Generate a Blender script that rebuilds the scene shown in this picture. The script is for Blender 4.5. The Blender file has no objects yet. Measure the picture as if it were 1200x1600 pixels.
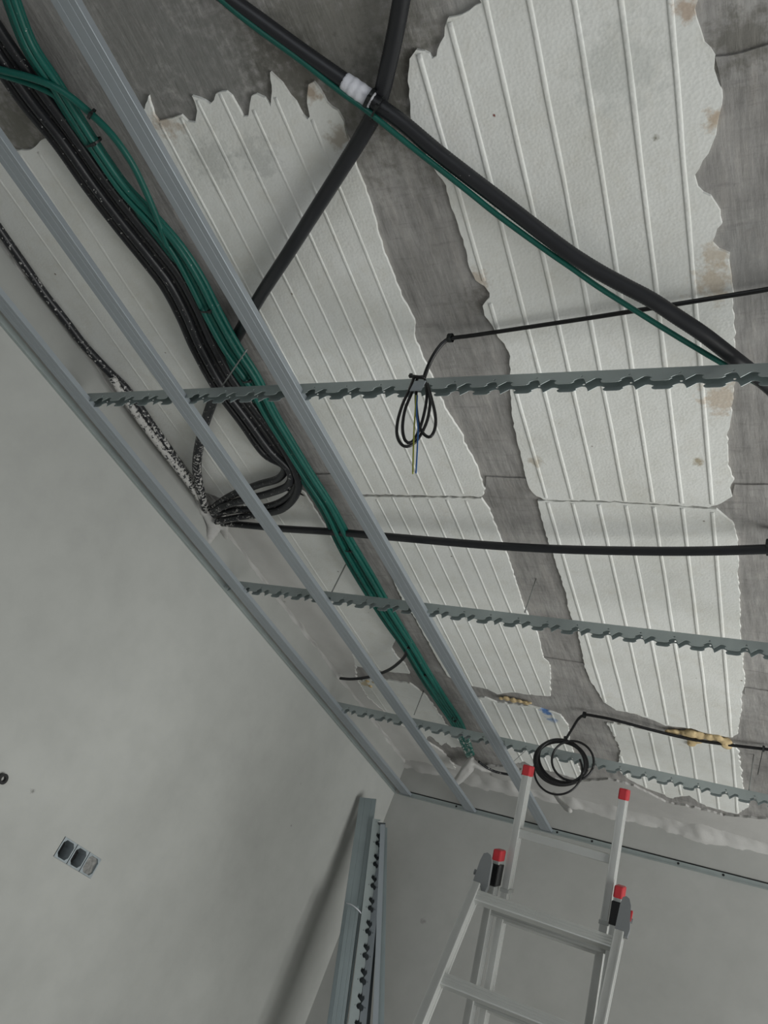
import bpy, bmesh, math, random
import numpy as np
from mathutils import Vector, Matrix, noise
from mathutils.geometry import tessellate_polygon
random.seed(7)
SC = bpy.context.scene
COL = SC.collection
S = 1.3                       # metres per calibration unit; the camera stands 1.3 m above the floor
R = np.array([[0.8553858383548096, 0.36252087445816517, 0.36999146358277873],
              [0.04510384786643035, 0.6594410372243381, -0.750401999818851],
              [-0.5160239436786643, 0.6585712824034892, 0.5477254381017393]])
F = 1273.3
CAM = Vector((0, 0, S))
# ------------------------------------------------------------------ camera
cd = bpy.data.cameras.new('camera'); cam = bpy.data.objects.new('camera', cd); COL.objects.link(cam)
cd.sensor_fit = 'VERTICAL'; cd.sensor_height = 24; cd.lens = 24 * F / 1600; cd.clip_start = .02
m = Matrix.Identity(4)
for r_ in range(3):
    m[r_][0] = R[0][r_]; m[r_][1] = -R[1][r_]; m[r_][2] = -R[2][r_]
m.translation = CAM
cam.matrix_world = m
SC.camera = cam
# ------------------------------------------------------------------ world, daylight, exposure
W = bpy.data.worlds.new('world'); SC.world = W; W.use_nodes = True
W.node_tree.nodes['Background'].inputs[0].default_value = (.80, .88, 1, 1)
W.node_tree.nodes['Background'].inputs[1].default_value = 1.0
def area(name, loc, rot, sx, sy, power, col):
    l = bpy.data.lights.new(name, 'AREA'); l.shape = 'RECTANGLE'; l.size = sx; l.size_y = sy
    l.energy = power; l.color = col
    o = bpy.data.objects.new(name, l); o.location = loc; o.rotation_euler = rot; COL.objects.link(o)
# daylight entering through the balcony door in the right wall and the window in the back wall
area('daylight_door', (2.62, 2.3, 1.12), (0, math.radians(90), 0), 2.1, 2.6, 107, (1, 1, .955))
area('daylight_window', (0.2, -2.32, 1.35), (math.radians(90), 0, 0), 2.6, 1.9, 9, (1, 1, .955))
SC.view_settings.view_transform = 'Standard'; SC.view_settings.look = 'None'
SC.view_settings.gamma = 1; SC.view_settings.use_curve_mapping = False
SC.view_settings.exposure = 0.0
SC.cycles.max_bounces = 8; SC.cycles.diffuse_bounces = 5; SC.cycles.use_denoising = True

# ------------------------------------------------------------------ helpers
def U(x, y, z): return Vector((x * S, y * S, S + z * S))
def ray(px, py): return Vector(R.T @ np.array([(px - 600) / F, (py - 800) / F, 1]))
def at_z(px, py, z):
    d = ray(px, py); return CAM + d * ((z - S) / d.z)
def at_y(px, py, y):
    d = ray(px, py); return CAM + d * (y / d.y)
def depth(P):
    q = P - CAM; return R[2][0] * q.x + R[2][1] * q.y + R[2][2] * q.z
def prj(P):
    q = R @ np.array(P - CAM); return 600 + F * q[0] / q[2], 800 + F * q[1] / q[2]
ZS = S + 1.145 * S            # underside of the concrete
ZP = ZS - .007                # underside of the foam panels
ZG = 2 * S                    # underside of the ceiling grid
YF = 3.03 * S
def xw(y): return S * (-1.705 + .0150 * (y / S - .4))     # left wall surface
def at_wall(px, py):
    d = ray(px, py); t = 1.0
    for _ in range(12):
        y = d.y * t; t = xw(y) / d.x
    return CAM + d * t

def setp(o, label=None, cat=None, group=None, kind=None):
    if label: o['label'] = label
    if cat: o['category'] = cat
    if group: o['group'] = group
    if kind: o['kind'] = kind
    return o
def link(name, me, mat=None, parent=None):
    o = bpy.data.objects.new(name, me); COL.objects.link(o)
    if mat and len(me.materials) == 0: me.materials.append(mat)
    if parent: o.parent = parent
    return o
def obj(name, bm, mat, parent=None, smooth=False):
    me = bpy.data.meshes.new(name); bmesh.ops.recalc_face_normals(bm, faces=bm.faces); bm.to_mesh(me); bm.free()
    if smooth:
        for p in me.polygons: p.use_smooth = True
    return link(name, me, mat, parent)
def pyobj(name, v, f, mat, parent=None, smooth=False):
    me = bpy.data.meshes.new(name); me.from_pydata([tuple(a) for a in v], [], f); me.update()
    if smooth:
        for p in me.polygons: p.use_smooth = True
    return link(name, me, mat, parent)
def empty(name, loc, label, cat, group=None):
    o = bpy.data.objects.new(name, None); o.location = loc; COL.objects.link(o); o.empty_display_size = .05
    return setp(o, label, cat, group)
def shift(o, org):
    """put the object's origin at org, keeping the mesh where it is"""
    o.data.transform(Matrix.Translation(-Vector(org))); o.location = org
    return o
def box(bm, c, ax, ay, az, bev=0):
    """box centred on c with half-extent vectors ax, ay, az"""
    c = Vector(c); vs = [bm.verts.new(c + ax * i + ay * j + az * k) for i in (-1, 1) for j in (-1, 1) for k in (-1, 1)]
    fs = [bm.faces.new([vs[a] for a in q]) for q in ((0,1,3,2),(4,6,7,5),(0,4,5,1),(2,3,7,6),(0,2,6,4),(1,5,7,3))]
    if bev:
        es = set(e for f in fs for e in f.edges)
        bmesh.ops.bevel(bm, geom=list(es), offset=bev, segments=2, affect='EDGES', profile=.5)

# ------------------------------------------------------------------ materials
def mat_new(name):
    m = bpy.data.materials.new(name); m.use_nodes = True; nt = m.node_tree
    return m, nt, nt.nodes['Principled BSDF'], nt.nodes, nt.links
def c4(c): return (c[0], c[1], c[2], 1)
def simple(name, col, rough=.5, metal=0, var=.12, scale=8, bump=0, bscale=60, spec=.5):
    m, nt, b, N, L = mat_new(name)
    b.inputs['Roughness'].default_value = rough; b.inputs['Metallic'].default_value = metal
    b.inputs['Specular IOR Level'].default_value = spec
    g = N.new('ShaderNodeNewGeometry')
    n = N.new('ShaderNodeTexNoise'); n.inputs['Scale'].default_value = scale; n.inputs['Detail'].default_value = 5
    L.new(g.outputs['Position'], n.inputs['Vector'])
    cr = N.new('ShaderNodeMix'); cr.data_type = 'RGBA'
    cr.inputs['A'].default_value = c4([c * (1 - var) for c in col]); cr.inputs['B'].default_value = c4([min(1, c * (1 + var)) for c in col])
    L.new(n.outputs['Fac'], cr.inputs['Factor']); L.new(cr.outputs['Result'], b.inputs['Base Color'])
    if bump:
        n2 = N.new('ShaderNodeTexNoise'); n2.inputs['Scale'].default_value = bscale; n2.inputs['Detail'].default_value = 6
        L.new(g.outputs['Position'], n2.inputs['Vector'])
        bp = N.new('ShaderNodeBump'); bp.inputs['Strength'].default_value = bump; bp.inputs['Distance'].default_value = .004
        L.new(n2.outputs['Fac'], bp.inputs['Height']); L.new(bp.outputs['Normal'], b.inputs['Normal'])
    return m
def spots(nt, pos, colsock, lst):
    """stains, and the painted shade of a gouge: (centre, radius, colour, strength)"""
    N, L = nt.nodes, nt.links
    nz = N.new('ShaderNodeTexNoise'); nz.inputs['Scale'].default_value = 42; nz.inputs['Detail'].default_value = 7; nz.inputs['Roughness'].default_value = .65
    L.new(pos, nz.inputs['Vector'])
    for c, r, col, st in lst:
        d = N.new('ShaderNodeVectorMath'); d.operation = 'DISTANCE'; L.new(pos, d.inputs[0]); d.inputs[1].default_value = tuple(c)
        a = N.new('ShaderNodeMath'); a.operation = 'MULTIPLY_ADD'; L.new(nz.outputs['Fac'], a.inputs[0]); a.inputs[1].default_value = r * 3.2
        L.new(d.outputs['Value'], a.inputs[2])
        mr = N.new('ShaderNodeMapRange'); L.new(a.outputs[0], mr.inputs['Value'])
        mr.inputs['From Min'].default_value = r * 1.95; mr.inputs['From Max'].default_value = r * 2.65
        mr.inputs['To Min'].default_value = st; mr.inputs['To Max'].default_value = 0
        mx = N.new('ShaderNodeMix'); mx.data_type = 'RGBA'; L.new(mr.outputs['Result'], mx.inputs['Factor'])
        L.new(colsock, mx.inputs['A']); mx.inputs['B'].default_value = c4(col); colsock = mx.outputs['Result']
    return colsock
def noise_node(nt, pos, scale, detail=6, rough=.55, stretch=None):
    N, L = nt.nodes, nt.links
    if stretch:
        mp = N.new('ShaderNodeMapping'); mp.inputs['Scale'].default_value = stretch; L.new(pos, mp.inputs['Vector']); pos = mp.outputs['Vector']
    n = N.new('ShaderNodeTexNoise'); n.inputs['Scale'].default_value = scale; n.inputs['Detail'].default_value = detail
    n.inputs['Roughness'].default_value = rough; L.new(pos, n.inputs['Vector']); return n.outputs['Fac']
def ramp(nt, fac, stops):
    r = nt.nodes.new('ShaderNodeValToRGB'); nt.links.new(fac, r.inputs['Fac']); e = r.color_ramp.elements
    while len(e) < len(stops): e.new(.5)
    for k, (p, c) in enumerate(stops): e[k].position = p; e[k].color = c4(c) if not isinstance(c, (int, float)) else (c, c, c, 1)
    return r.outputs['Color']
def mul(nt, a, b, fac=1, mode='MULTIPLY'):
    mx = nt.nodes.new('ShaderNodeMix'); mx.data_type = 'RGBA'; mx.blend_type = mode; mx.inputs['Factor'].default_value = fac
    nt.links.new(a, mx.inputs['A']); nt.links.new(b, mx.inputs['B']); return mx.outputs['Result']
def mixf(nt, fac, a, b):
    mx = nt.nodes.new('ShaderNodeMix'); mx.data_type = 'RGBA'; nt.links.new(fac, mx.inputs['Factor'])
    for s, v in (('A', a), ('B', b)):
        if isinstance(v, tuple): mx.inputs[s].default_value = c4(v)
        else: nt.links.new(v, mx.inputs[s])
    return mx.outputs['Result']
def bump(nt, b, h, st, dist=.003, prev=None):
    bp = nt.nodes.new('ShaderNodeBump'); bp.inputs['Strength'].default_value = st; bp.inputs['Distance'].default_value = dist
    nt.links.new(h, bp.inputs['Height'])
    if prev: nt.links.new(prev, bp.inputs['Normal'])
    nt.links.new(bp.outputs['Normal'], b.inputs['Normal']); return bp.outputs['Normal']

def foam_mat():
    m, nt, b, N, L = mat_new('expanded_foam'); b.inputs['Roughness'].default_value = .8; b.inputs['Specular IOR Level'].default_value = .25
    g = N.new('ShaderNodeNewGeometry').outputs['Position']
    base = ramp(nt, noise_node(nt, g, 3.2, 7, .62), [(.30, (.71, .715, .68)), (.55, (.80, .81, .785)), (.8, (.85, .855, .84))])
    grime = ramp(nt, noise_node(nt, g, 14, 8, .7), [(.50, (1, 1, 1)), (.66, (.95, .94, .92)), (.80, (.80, .77, .70))])
    col = mul(nt, base, grime)
    v = N.new('ShaderNodeTexVoronoi'); v.inputs['Scale'].default_value = 9; L.new(g, v.inputs['Vector'])
    dots = ramp(nt, v.outputs['Distance'], [(.018, (.30, .26, .22)), (.040, (1, 1, 1))])
    col = mul(nt, col, dots)
    beige = (.56, .48, .38)
    lst = [(at_z(1120, 440, ZP), .055, beige, .8), (at_z(1115, 400, ZP), .03, beige, .7), (at_z(1128, 620, ZP), .055, (.60, .52, .43), .9),
           (at_z(1075, 12, ZP), .025, (.50, .40, .32), .9), (at_z(1118, 185, ZP), .022, (.52, .42, .32), .9),
           (at_z(258, 190, ZP), .045, (.52, .44, .36), .8), (at_z(745, 440, ZP), .035, (.50, .42, .33), .7),
           (at_z(483, 140, ZP), .028, (.46, .37, .29), .9), (at_z(1090, 721, ZP), .016, (.40, .34, .24), .9),
           (at_z(838, 722, ZP), .022, (.48, .43, .34), .7), (at_z(853, 1112, ZP), .030, (.13, .25, .52), 1),
           (at_z(862, 1124, ZP), .024, (.25, .36, .56), .9), (at_z(1024, 216, ZP), .008, (.25, .24, .19), .9),  # the small dark spot last here paints the shade inside the gouge
           (at_z(772, 180, ZP), .004, (.20, .04, .03), 1), (at_z(285, 480, ZP), .03, (.28, .23, .15), .7),
           (at_z(570, 1068, ZP), .030, (.55, .45, .26), .8), (at_z(530, 215, ZP), .03, (.35, .28, .2), .6),
           (at_z(330, 250, ZP), .07, (.50, .51, .49), .6), (at_z(400, 245, ZP), .06, (.52, .53, .51), .6),
           (at_z(968, 1125, ZP), .02, (.50, .42, .33), .6), (at_z(960, 110, ZP), .09, (.62, .635, .61), .7)]
    col = spots(nt, g, col, lst); L.new(col, b.inputs['Base Color'])
    v2 = N.new('ShaderNodeTexVoronoi'); v2.inputs['Scale'].default_value = 150; L.new(g, v2.inputs['Vector'])
    nn = bump(nt, b, v2.outputs['Distance'], .32, .0015)
    bump(nt, b, noise_node(nt, g, 9, 5), .35, .006, nn)
    return m
def concrete_mat():
    m, nt, b, N, L = mat_new('raw_concrete'); b.inputs['Roughness'].default_value = .88; b.inputs['Specular IOR Level'].default_value = .3
    g = N.new('ShaderNodeNewGeometry').outputs['Position']
    base = ramp(nt, noise_node(nt, g, 5, 9, .68), [(.28, (.235, .228, .218)), (.5, (.34, .330, .320)), (.68, (.43, .42, .408)), (.8, (.50, .49, .475))])
    streak = ramp(nt, noise_node(nt, g, 9, 8, .7, (3.5, .55, 1)), [(.30, (.70, .70, .70)), (.5, (.97, .97, .97)), (.7, (1.14, 1.12, 1.1))])
    col = mul(nt, base, streak)
    cross = ramp(nt, noise_node(nt, g, 16, 6, .7, (.6, 4, 1)), [(.32, (.72, .72, .72)), (.45, (1, 1, 1))])
    col = mul(nt, col, cross, .6)
    olive = (.150, .148, .122)
    lst = [(at_z(530, 60, ZS), .30, olive, .55), (at_z(620, 130, ZS), .10, (.10, .098, .085), .6), (at_z(30, 200, ZS), .10, olive, .7), (at_z(190, 60, ZS), .30, (.215, .215, .205), .75), (at_z(330, 110, ZS), .18, (.215, .215, .205), .7),
           (at_z(450, 110, ZS), .10, (.115, .11, .095), .6), (at_z(740, 10, ZS), .07, (.33, .33, .32), .8),
           (at_z(760, 470, ZS), .05, (.12, .11, .095), .6), (at_z(1165, 60, ZS), .06, (.12, .115, .095), .6),
           (at_z(780, 520, ZS), .07, (.34, .335, .325), .7), (at_z(90, 60, ZS), .15, (.33, .32, .31), .55), (at_z(215, 230, ZS), .12, (.30, .295, .28), .5),
           (at_z(1150, 420, ZS), .12, (.30, .30, .295), .5)]
    col = spots(nt, g, col, lst); L.new(col, b.inputs['Base Color'])
    n1 = bump(nt, b, noise_node(nt, g, 60, 8, .7), .35, .003)
    bump(nt, b, noise_node(nt, g, 8, 6, .6, (4, .6, 1)), .45, .010, n1)
    return m
def plaster_mat(name, lo, hi, marks=(), bstr=.12):
    m, nt, b, N, L = mat_new(name); b.inputs['Roughness'].default_value = .75; b.inputs['Specular IOR Level'].default_value = .3
    g = N.new('ShaderNodeNewGeometry').outputs['Position']
    col = ramp(nt, noise_node(nt, g, 1.6, 6, .55), [(.3, lo), (.7, hi)])
    sm = ramp(nt, noise_node(nt, g, 11, 8, .6), [(.35, (.95, .95, .95)), (.6, (1, 1, 1))])
    col = mul(nt, col, sm)
    if marks: col = spots(nt, g, col, marks)
    L.new(col, b.inputs['Base Color'])
    n1 = bump(nt, b, noise_node(nt, g, 130, 4), bstr, .0015)
    bump(nt, b, noise_node(nt, g, 5, 4), .15, .010, n1)
    return m
def tube_mat(name, col, rough=.4, specks=True):
    """plastic conduit; the mesh attribute 'spatter' (0..1) says how much plaster has splashed on it"""
    m, nt, b, N, L = mat_new(name); b.inputs['Specular IOR Level'].default_value = .45
    g = N.new('ShaderNodeNewGeometry').outputs['Position']
    c = mixf(nt, noise_node(nt, g, 20, 4), tuple(x * .8 for x in col), tuple(x * 1.2 for x in col))
    if specks:
        at = N.new('ShaderNodeAttribute'); at.attribute_name = 'spatter'
        nz = noise_node(nt, g, 95, 4, .65)
        a = N.new('ShaderNodeMath'); a.operation = 'MULTIPLY_ADD'; L.new(at.outputs['Fac'], a.inputs[0]); a.inputs[1].default_value = .40; L.new(nz, a.inputs[2])
        mr = N.new('ShaderNodeMapRange'); L.new(a.outputs[0], mr.inputs['Value']); mr.inputs['From Min'].default_value = .745; mr.inputs['From Max'].default_value = .765
        c = mixf(nt, mr.outputs['Result'], c, (.50, .49, .47))
        r = N.new('ShaderNodeMath'); r.operation = 'MULTIPLY_ADD'; L.new(mr.outputs['Result'], r.inputs[0]); r.inputs[1].default_value = .4; r.inputs[2].default_value = rough
        L.new(r.outputs[0], b.inputs['Roughness'])
    else: b.inputs['Roughness'].default_value = rough
    L.new(c, b.inputs['Base Color'])
    return m
MFOAM = foam_mat(); MCON = concrete_mat()
MWALL = plaster_mat('wall_plaster', (.36, .365, .348), (.43, .436, .416),
    [(at_wall(52, 1236), .010, (.16, .16, .15), .8), (at_wall(470, 1225), .006, (.25, .25, .24), .6), (at_wall(455, 1290), .006, (.22, .22, .21), .7)])
MFAR = plaster_mat('far_wall_plaster', (.37, .372, .355), (.44, .442, .425),
    [(at_y(662, 1440, YF), .018, (.22, .21, .20), .7), (at_y(720, 1425, YF), .012, (.30, .30, .29), .5)])
MSMEAR = plaster_mat('rough_plaster', (.42, .412, .398), (.56, .553, .537), bstr=.5)
MSMEARL = plaster_mat('pale_plaster', (.60, .59, .572), (.74, .73, .708), bstr=.4)
MFLOOR = plaster_mat('screed', (.36, .35, .33), (.46, .45, .43))
MGALV = simple('galvanised_steel', (.345, .38, .41), .45, .5, .06, 5, spec=.5)
MGALVD = simple('galvanised_steel_matt', (.41, .46, .46), .45, .6, .14, 14)
MGALVL = simple('galvanised_steel_blue', (.30, .35, .36), .42, .6, .14, 8)
MALU = simple('aluminium', (.53, .54, .525), .40, .45, .08, 12)
MALUD = simple('aluminium_worn', (.38, .39, .38), .45, .45, .10, 14)
MRED = simple('red_plastic', (.42, .022, .030), .45, 0, .1)
MBLACKT = simple('black_tape', (.008, .008, .009), .22, 0, .1)
MGREYP = simple('grey_plastic', (.16, .17, .175), .6, 0, .1)
MBLK = tube_mat('black_conduit', (.016, .017, .020), .38)
MBLK2 = tube_mat('black_cable', (.010, .010, .011), .35, False)
MGRN = tube_mat('green_conduit', (.004, .105, .083), .42)
MGRN2 = tube_mat('green_cable', (.004, .080, .062), .42, False)
MTIE = simple('cable_tie_plastic', (.010, .012, .012), .4)
MWHT = simple('white_tape', (.62, .63, .68), .6, 0, .06, 40, .3, 90)
MGAPSHADE = simple('gap_shade', (.07, .08, .085), .6, .3, .2, 20)  # near-black tone for the shaded gap behind the leaning runners
MWIRE = simple('steel_wire', (.30, .31, .30), .45, .5)
MYG = simple('yellow_green_wire', (.30, .32, .05), .5)
MBLU = simple('blue_wire', (.02, .10, .30), .5)
MPUF = simple('polyurethane_foam', (.56, .43, .24), .8, 0, .25, 30, .6, 60)
MBOX = simple('grey_blue_box_plastic', (.30, .34, .36), .6, 0, .3, 70)
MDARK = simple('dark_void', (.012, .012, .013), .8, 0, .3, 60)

# ------------------------------------------------------------------ room shell
def quads(name, polys, mat, parent=None):
    bm = bmesh.new()
    for p in polys: bm.faces.new([bm.verts.new(Vector(q)) for q in p])
    bmesh.ops.remove_doubles(bm, verts=bm.verts, dist=.0005)
    return obj(name, bm, mat, parent)
XR, YB, ZT = 2.6, -2.3, ZS + .25
def slab(bm, a, b):
    a = Vector(a); b = Vector(b); c = (a + b) / 2; h = (b - a) / 2
    box(bm, c, Vector((h.x, 0, 0)), Vector((0, h.y, 0)), Vector((0, 0, h.z)))
bm = bmesh.new(); slab(bm, (-2.6, YB - .2, -.12), (XR + .2, YF + .2, 0)); setp(obj('floor', bm, MFLOOR), 'bare grey screed floor', kind='structure')
bm = bmesh.new(); slab(bm, (-2.6, YB - .2, ZS), (XR + .2, YF + .2, ZT))
ceiling = setp(obj('ceiling', bm, MCON), 'raw concrete ceiling slab with white foam infill panels', kind='structure')
bm = bmesh.new(); slab(bm, (-2.6, YF, 0), (XR + .2, YF + .2, ZS)); wall_far = setp(obj('wall_far', bm, MFAR), 'plain plastered far wall behind the ladder', kind='structure')
# right wall with the balcony door opening, back wall with the window opening (both beside or behind the camera)
bm = bmesh.new()
slab(bm, (XR, YB, 0), (XR + .2, 1.0, ZS)); slab(bm, (XR, 3.6, 0), (XR + .2, YF, ZS)); slab(bm, (XR, 1.0, 2.2), (XR + .2, 3.6, ZS))
setp(obj('wall_right', bm, MWALL), 'plastered right wall with a door opening', kind='structure')
bm = bmesh.new()
slab(bm, (-2.6, YB - .2, 0), (-1.1, YB, ZS)); slab(bm, (1.5, YB - .2, 0), (XR + .2, YB, ZS)); slab(bm, (-1.1, YB - .2, 2.3), (1.5, YB, ZS)); slab(bm, (-1.1, YB - .2, 0), (1.5, YB, .4))
setp(obj('wall_back', bm, MWALL), 'plastered back wall with a window opening', kind='structure')
# left wall, with a recess for the triple box
bc = [at_wall(100, 1328.5), at_wall(143.5, 1352)]
byc = (bc[0] + bc[1]) / 2
HY, HZ = .098, .033                      # half size of the box opening
y0, y1, z0, z1 = byc.y - HY, byc.y + HY, byc.z - HZ, byc.z + HZ
bm = bmesh.new()
ys = [YB, y0, y1, YF]; zs = [0, z0, z1, ZS]
for i in range(3):
    for k in range(3):
        if i == 1 and k == 1: continue
        bm.faces.new([bm.verts.new((xw(a), a, b)) for a, b in ((ys[i], zs[k]), (ys[i + 1], zs[k]), (ys[i + 1], zs[k + 1]), (ys[i], zs[k + 1]))])
D = .06
for (a, b), (c, d) in (((y0, z0), (y1, z0)), ((y1, z0), (y1, z1)), ((y1, z1), (y0, z1)), ((y0, z1), (y0, z0))):
    bm.faces.new([bm.verts.new(q) for q in ((xw(a), a, b), (xw(c), c, d), (xw(c) - D, c, d), (xw(a) - D, a, b))])
bm.faces.new([bm.verts.new((xw(a) - D, a, b)) for a, b in ((y0, z0), (y1, z0), (y1, z1), (y0, z1))])
for a, b in ((YB, YF),):   # thickness
    bm.faces.new([bm.verts.new(q) for q in ((-2.6, a, 0), (-2.6, b, 0), (-2.6, b, ZS), (-2.6, a, ZS))])
    bm.faces.new([bm.verts.new(q) for q in ((xw(a), a, 0), (-2.6, a, 0), (-2.6, a, ZS), (xw(a), a, ZS))])
bmesh.ops.remove_doubles(bm, verts=bm.verts, dist=.0005)
wall_left = setp(obj('wall_left', bm, MWALL), 'plain plastered left wall with a triple switch box', kind='structure')

# ------------------------------------------------------------------ foam panels in the ceiling
def ragged(pts, amp, seg, seed, smooth=False):
    out = []
    for k in range(len(pts)):
        a, b = pts[k], pts[(k + 1) % len(pts)]
        L = (b - a).length; n = max(1, int(L / seg)); d = (b - a) / max(L, 1e-6); nr = Vector((-d.y, d.x, 0))
        for i in range(n):
            t = i / n; p = a.lerp(b, t)
            if i: p += nr * (noise.noise(Vector((p.x * 45, p.y * 45, seed))) * amp * 1.3 + random.uniform(-amp, amp) * .5)
            out.append(p)
    return out
def inside(x, y, poly):
    r = False; j = len(poly) - 1
    for i in range(len(poly)):
        a, b = poly[i], poly[j]
        if (a.y > y) != (b.y > y) and x < (b.x - a.x) * (y - a.y) / (b.y - a.y) + a.x: r = not r
        j = i
    return r
def panel(px, ribs, seed, label=None, amp=.0035, z=ZP, rib_w=.0056, rib_h=.0024):
    pts = ragged([at_z(x, y, z) for x, y in px], amp, .012, seed)
    bm = bmesh.new()
    vs = [bm.verts.new((p.x, p.y, z)) for p in pts]; n = len(vs)
    up = [bm.verts.new((p.x, p.y, ZS + .004)) for p in pts]
    for tri in tessellate_polygon([[Vector((p.x, p.y, 0)) for p in pts]]):
        try: bm.faces.new([vs[i] for i in tri])
        except ValueError: pass
    for i in range(n):
        bm.faces.new((vs[i], vs[(i + 1) % n], up[(i + 1) % n], up[i]))
    bmesh.ops.recalc_face_normals(bm, faces=bm.faces)
    ylo = min(p.y for p in pts); yhi = max(p.y for p in pts); st = .012
    prof = [(-1, 0), (-.75, .75), (-.3, 1), (.3, 1), (.75, .75), (1, 0)]
    for f in ribs:
        prev = None; y = ylo
        while y <= yhi:
            x = f(y) + .0012 * noise.noise(Vector((f(1) * 9, y * 6, 3)))
            ok = inside(x - rib_w, y, pts) and inside(x + rib_w, y, pts)
            if ok:
                k = 1 + .2 * noise.noise(Vector((x * 5, y * 7, 1)))
                cur = [bm.verts.new((x + a * rib_w * k, y, z - h * rib_h * k + .0003)) for a, h in prof]
                if prev:
                    for i in range(5): bm.faces.new((prev[i], prev[i + 1], cur[i + 1], cur[i])).smooth = True
                else: bm.faces.new(cur)
                prev = cur
            else: prev = None
            y += st
    for fc in bm.faces:
        if fc.normal.z > 0: pass
    o = obj('foam_panel', bm, MFOAM, ceiling)
    if label: o['label'] = label
    return o
def ribset(x0, sp, n, yref, slope=-.040):
    return [(lambda y, c=x0 - sp * k: S * (c + slope * (y / S - yref))) for k in range(n)]
R3 = ribset(-.215, .0572, 9, 1.12); R2 = ribset(-.811, .0500, 9, .86, -.030); R1 = ribset(-1.33, .052, 6, 1.1, -.02)
P3a = [(790,-40),(740,-40),(746,-10),(752,5),(733,17),(720,24),(700,28),(695,43),(688,67),(682,88),(675,92),(670,84),(663,80),(650,78),(640,92),(637,127),(639,150),(641,173),(642,187),(655,225),
  (678,263),(697,290),(703,317),(713,343),(720,367),(728,390),(733,417),(743,438),(757,447),(765,458),(760,470),(754,478),(757,493),(770,510),(778,527),(788,537),(795,550),(798,577),(797,610),(800,650),(807,683),(815,717),(822,747),(827,763),(838,775),
  (850,781),(946,783),(1025,787),(1107,793),(1121,789),(1144,776),(1140,764),(1147,750),(1137,729),(1137,700),(1135,683),(1143,650),(1148,600),(1150,570),(1148,537),(1147,493),(1143,443),(1140,397),(1123,390),(1113,380),(1118,367),(1128,350),(1125,330),(1110,307),(1090,293),(1085,275),(1093,263),(1107,240),(1118,213),(1122,187),(1127,167),(1128,143),(1122,130),(1115,110),(1117,88),(1100,67),(1095,50),(1088,30),(1090,0),(1092,-40)]
panel(P3a, R3, 1, 'white foam panel with a gouge, nearest of the right row')
P3b = [(840,783),(845,803),(853,837),(865,867),(872,890),(883,923),(888,950),(895,970),(903,987),(908,1013),(913,1040),(922,1063),(933,1080),(943,1097),(963,1110),(990,1115),(1020,1125),(1040,1134),(1080,1138),(1110,1148),(1145,1152),
  (1153,1147),(1155,1125),(1159,1100),(1157,1092),(1164,1069),(1162,1050),(1160,1036),(1162,1025),(1157,997),(1156,977),(1156,933),(1152,901),(1154,887),(1153,846),(1147,822),(1133,808),(1119,796),(1107,795),(1025,789),(946,785),(860,783)]
panel(P3b, R3, 2, 'white ribbed foam panel in the middle of the right row')
P3c = [(948,1130),(957,1147),(965,1160),(969,1175),(967,1187),(965,1200),(973,1210),(987,1220),(1013,1233),(1033,1240),(1047,1247),(1077,1243),(1103,1260),(1130,1267),(1153,1272),(1170,1260),(1163,1240),(1160,1227),(1158,1203),(1153,1173),(1147,1164),(1100,1158),(1070,1152),(1033,1147),(1000,1139),(970,1132)]
panel(P3c, R3, 3, 'small far foam panel at the right with nibbled edge', amp=.007)
P2a = [(232,150),(240,180),(248,190),(260,187),(283,180),(293,190),(305,192),(308,173),(300,150),(310,153),(328,163),(337,147),(353,143),(367,160),(380,183),(388,182),(393,150),(400,147),(413,153),(423,167),(425,143),(422,113),(440,130),(453,150),(467,170),(480,187),(484,182),(480,150),(482,132),(490,128),(510,160),(527,173),(537,190),(542,213),(552,235),
  (560,270),(570,293),(582,333),(592,370),(600,397),(613,427),(630,470),(647,500),(648,530),(660,560),(670,580),(688,623),(702,650),(720,677),(730,703),(740,720),(750,747),(758,765),(752,776),(640,774),(563,772),(548,770),(535,748),(493,667),(449,600),(418,548),(363,450),(306,350),(258,278),(216,200)]
# the left edge lies on the ceiling just behind the wide profile
panel(P2a, R2, 4, 'white foam panel with jagged slurry edge at the top left', rib_w=.0044, rib_h=.0017)
P2b = [(752,779),(765,797),(773,820),(782,843),(790,863),(802,897),(812,930),(818,950),(828,968),(837,983),(843,1003),(848,1027),(858,1037),(860,1057),(860,1088),(840,1087),(800,1082),(777,1085),(762,1077),(738,1072),(728,1070),(700,1057),(683,1029),(666,998),(648,965),(633,945),(622,924),(613,900),(600,868),(585,830),(566,776),(640,777)]
panel(P2b, R2, 5, 'white ribbed foam panel between the two concrete beams', rib_w=.0044, rib_h=.0018)
P2c = [(740,1090),(748,1108),(760,1130),(780,1160),(790,1185),(805,1193),(820,1190),(835,1200),(860,1205),(895,1215),(912,1222),(905,1200),(896,1175),(890,1160),(888,1135),(876,1118),(863,1113),(830,1104),(777,1098),(757,1090)]
panel(P2c, R2, 6, 'small far foam panel with the blue paint mark', amp=.005)
P1a = [(28,236),(50,233),(63,220),(77,217),(110,225),(200,330),(280,440),(330,540),(345,600),(400,680),(455,752),(463,766),(477,775),(440,765),(400,770),(350,780),(322,770),(262,690),(205,617),(125,540),(60,450),(0,372),(-40,310),(-30,255)]
panel(P1a, R1[2:], 7, 'pale grimy foam panel beside the left wall', rib_h=.0012)
P1b = [(463,763),(477,772),(500,810),(517,840),(533,867),(540,880),(557,907),(572,930),(592,960),(607,983),(617,1000),(612,1012),(620,1027),(633,1038),(640,1053),(610,1050),(575,1045),(530,1035),(500,1000),(440,930),(385,870),(345,815),(370,790),(410,775)]
panel(P1b, R1[2:], 8, 'foam panel with a looping green cable at its end', rib_h=.0016)
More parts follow.
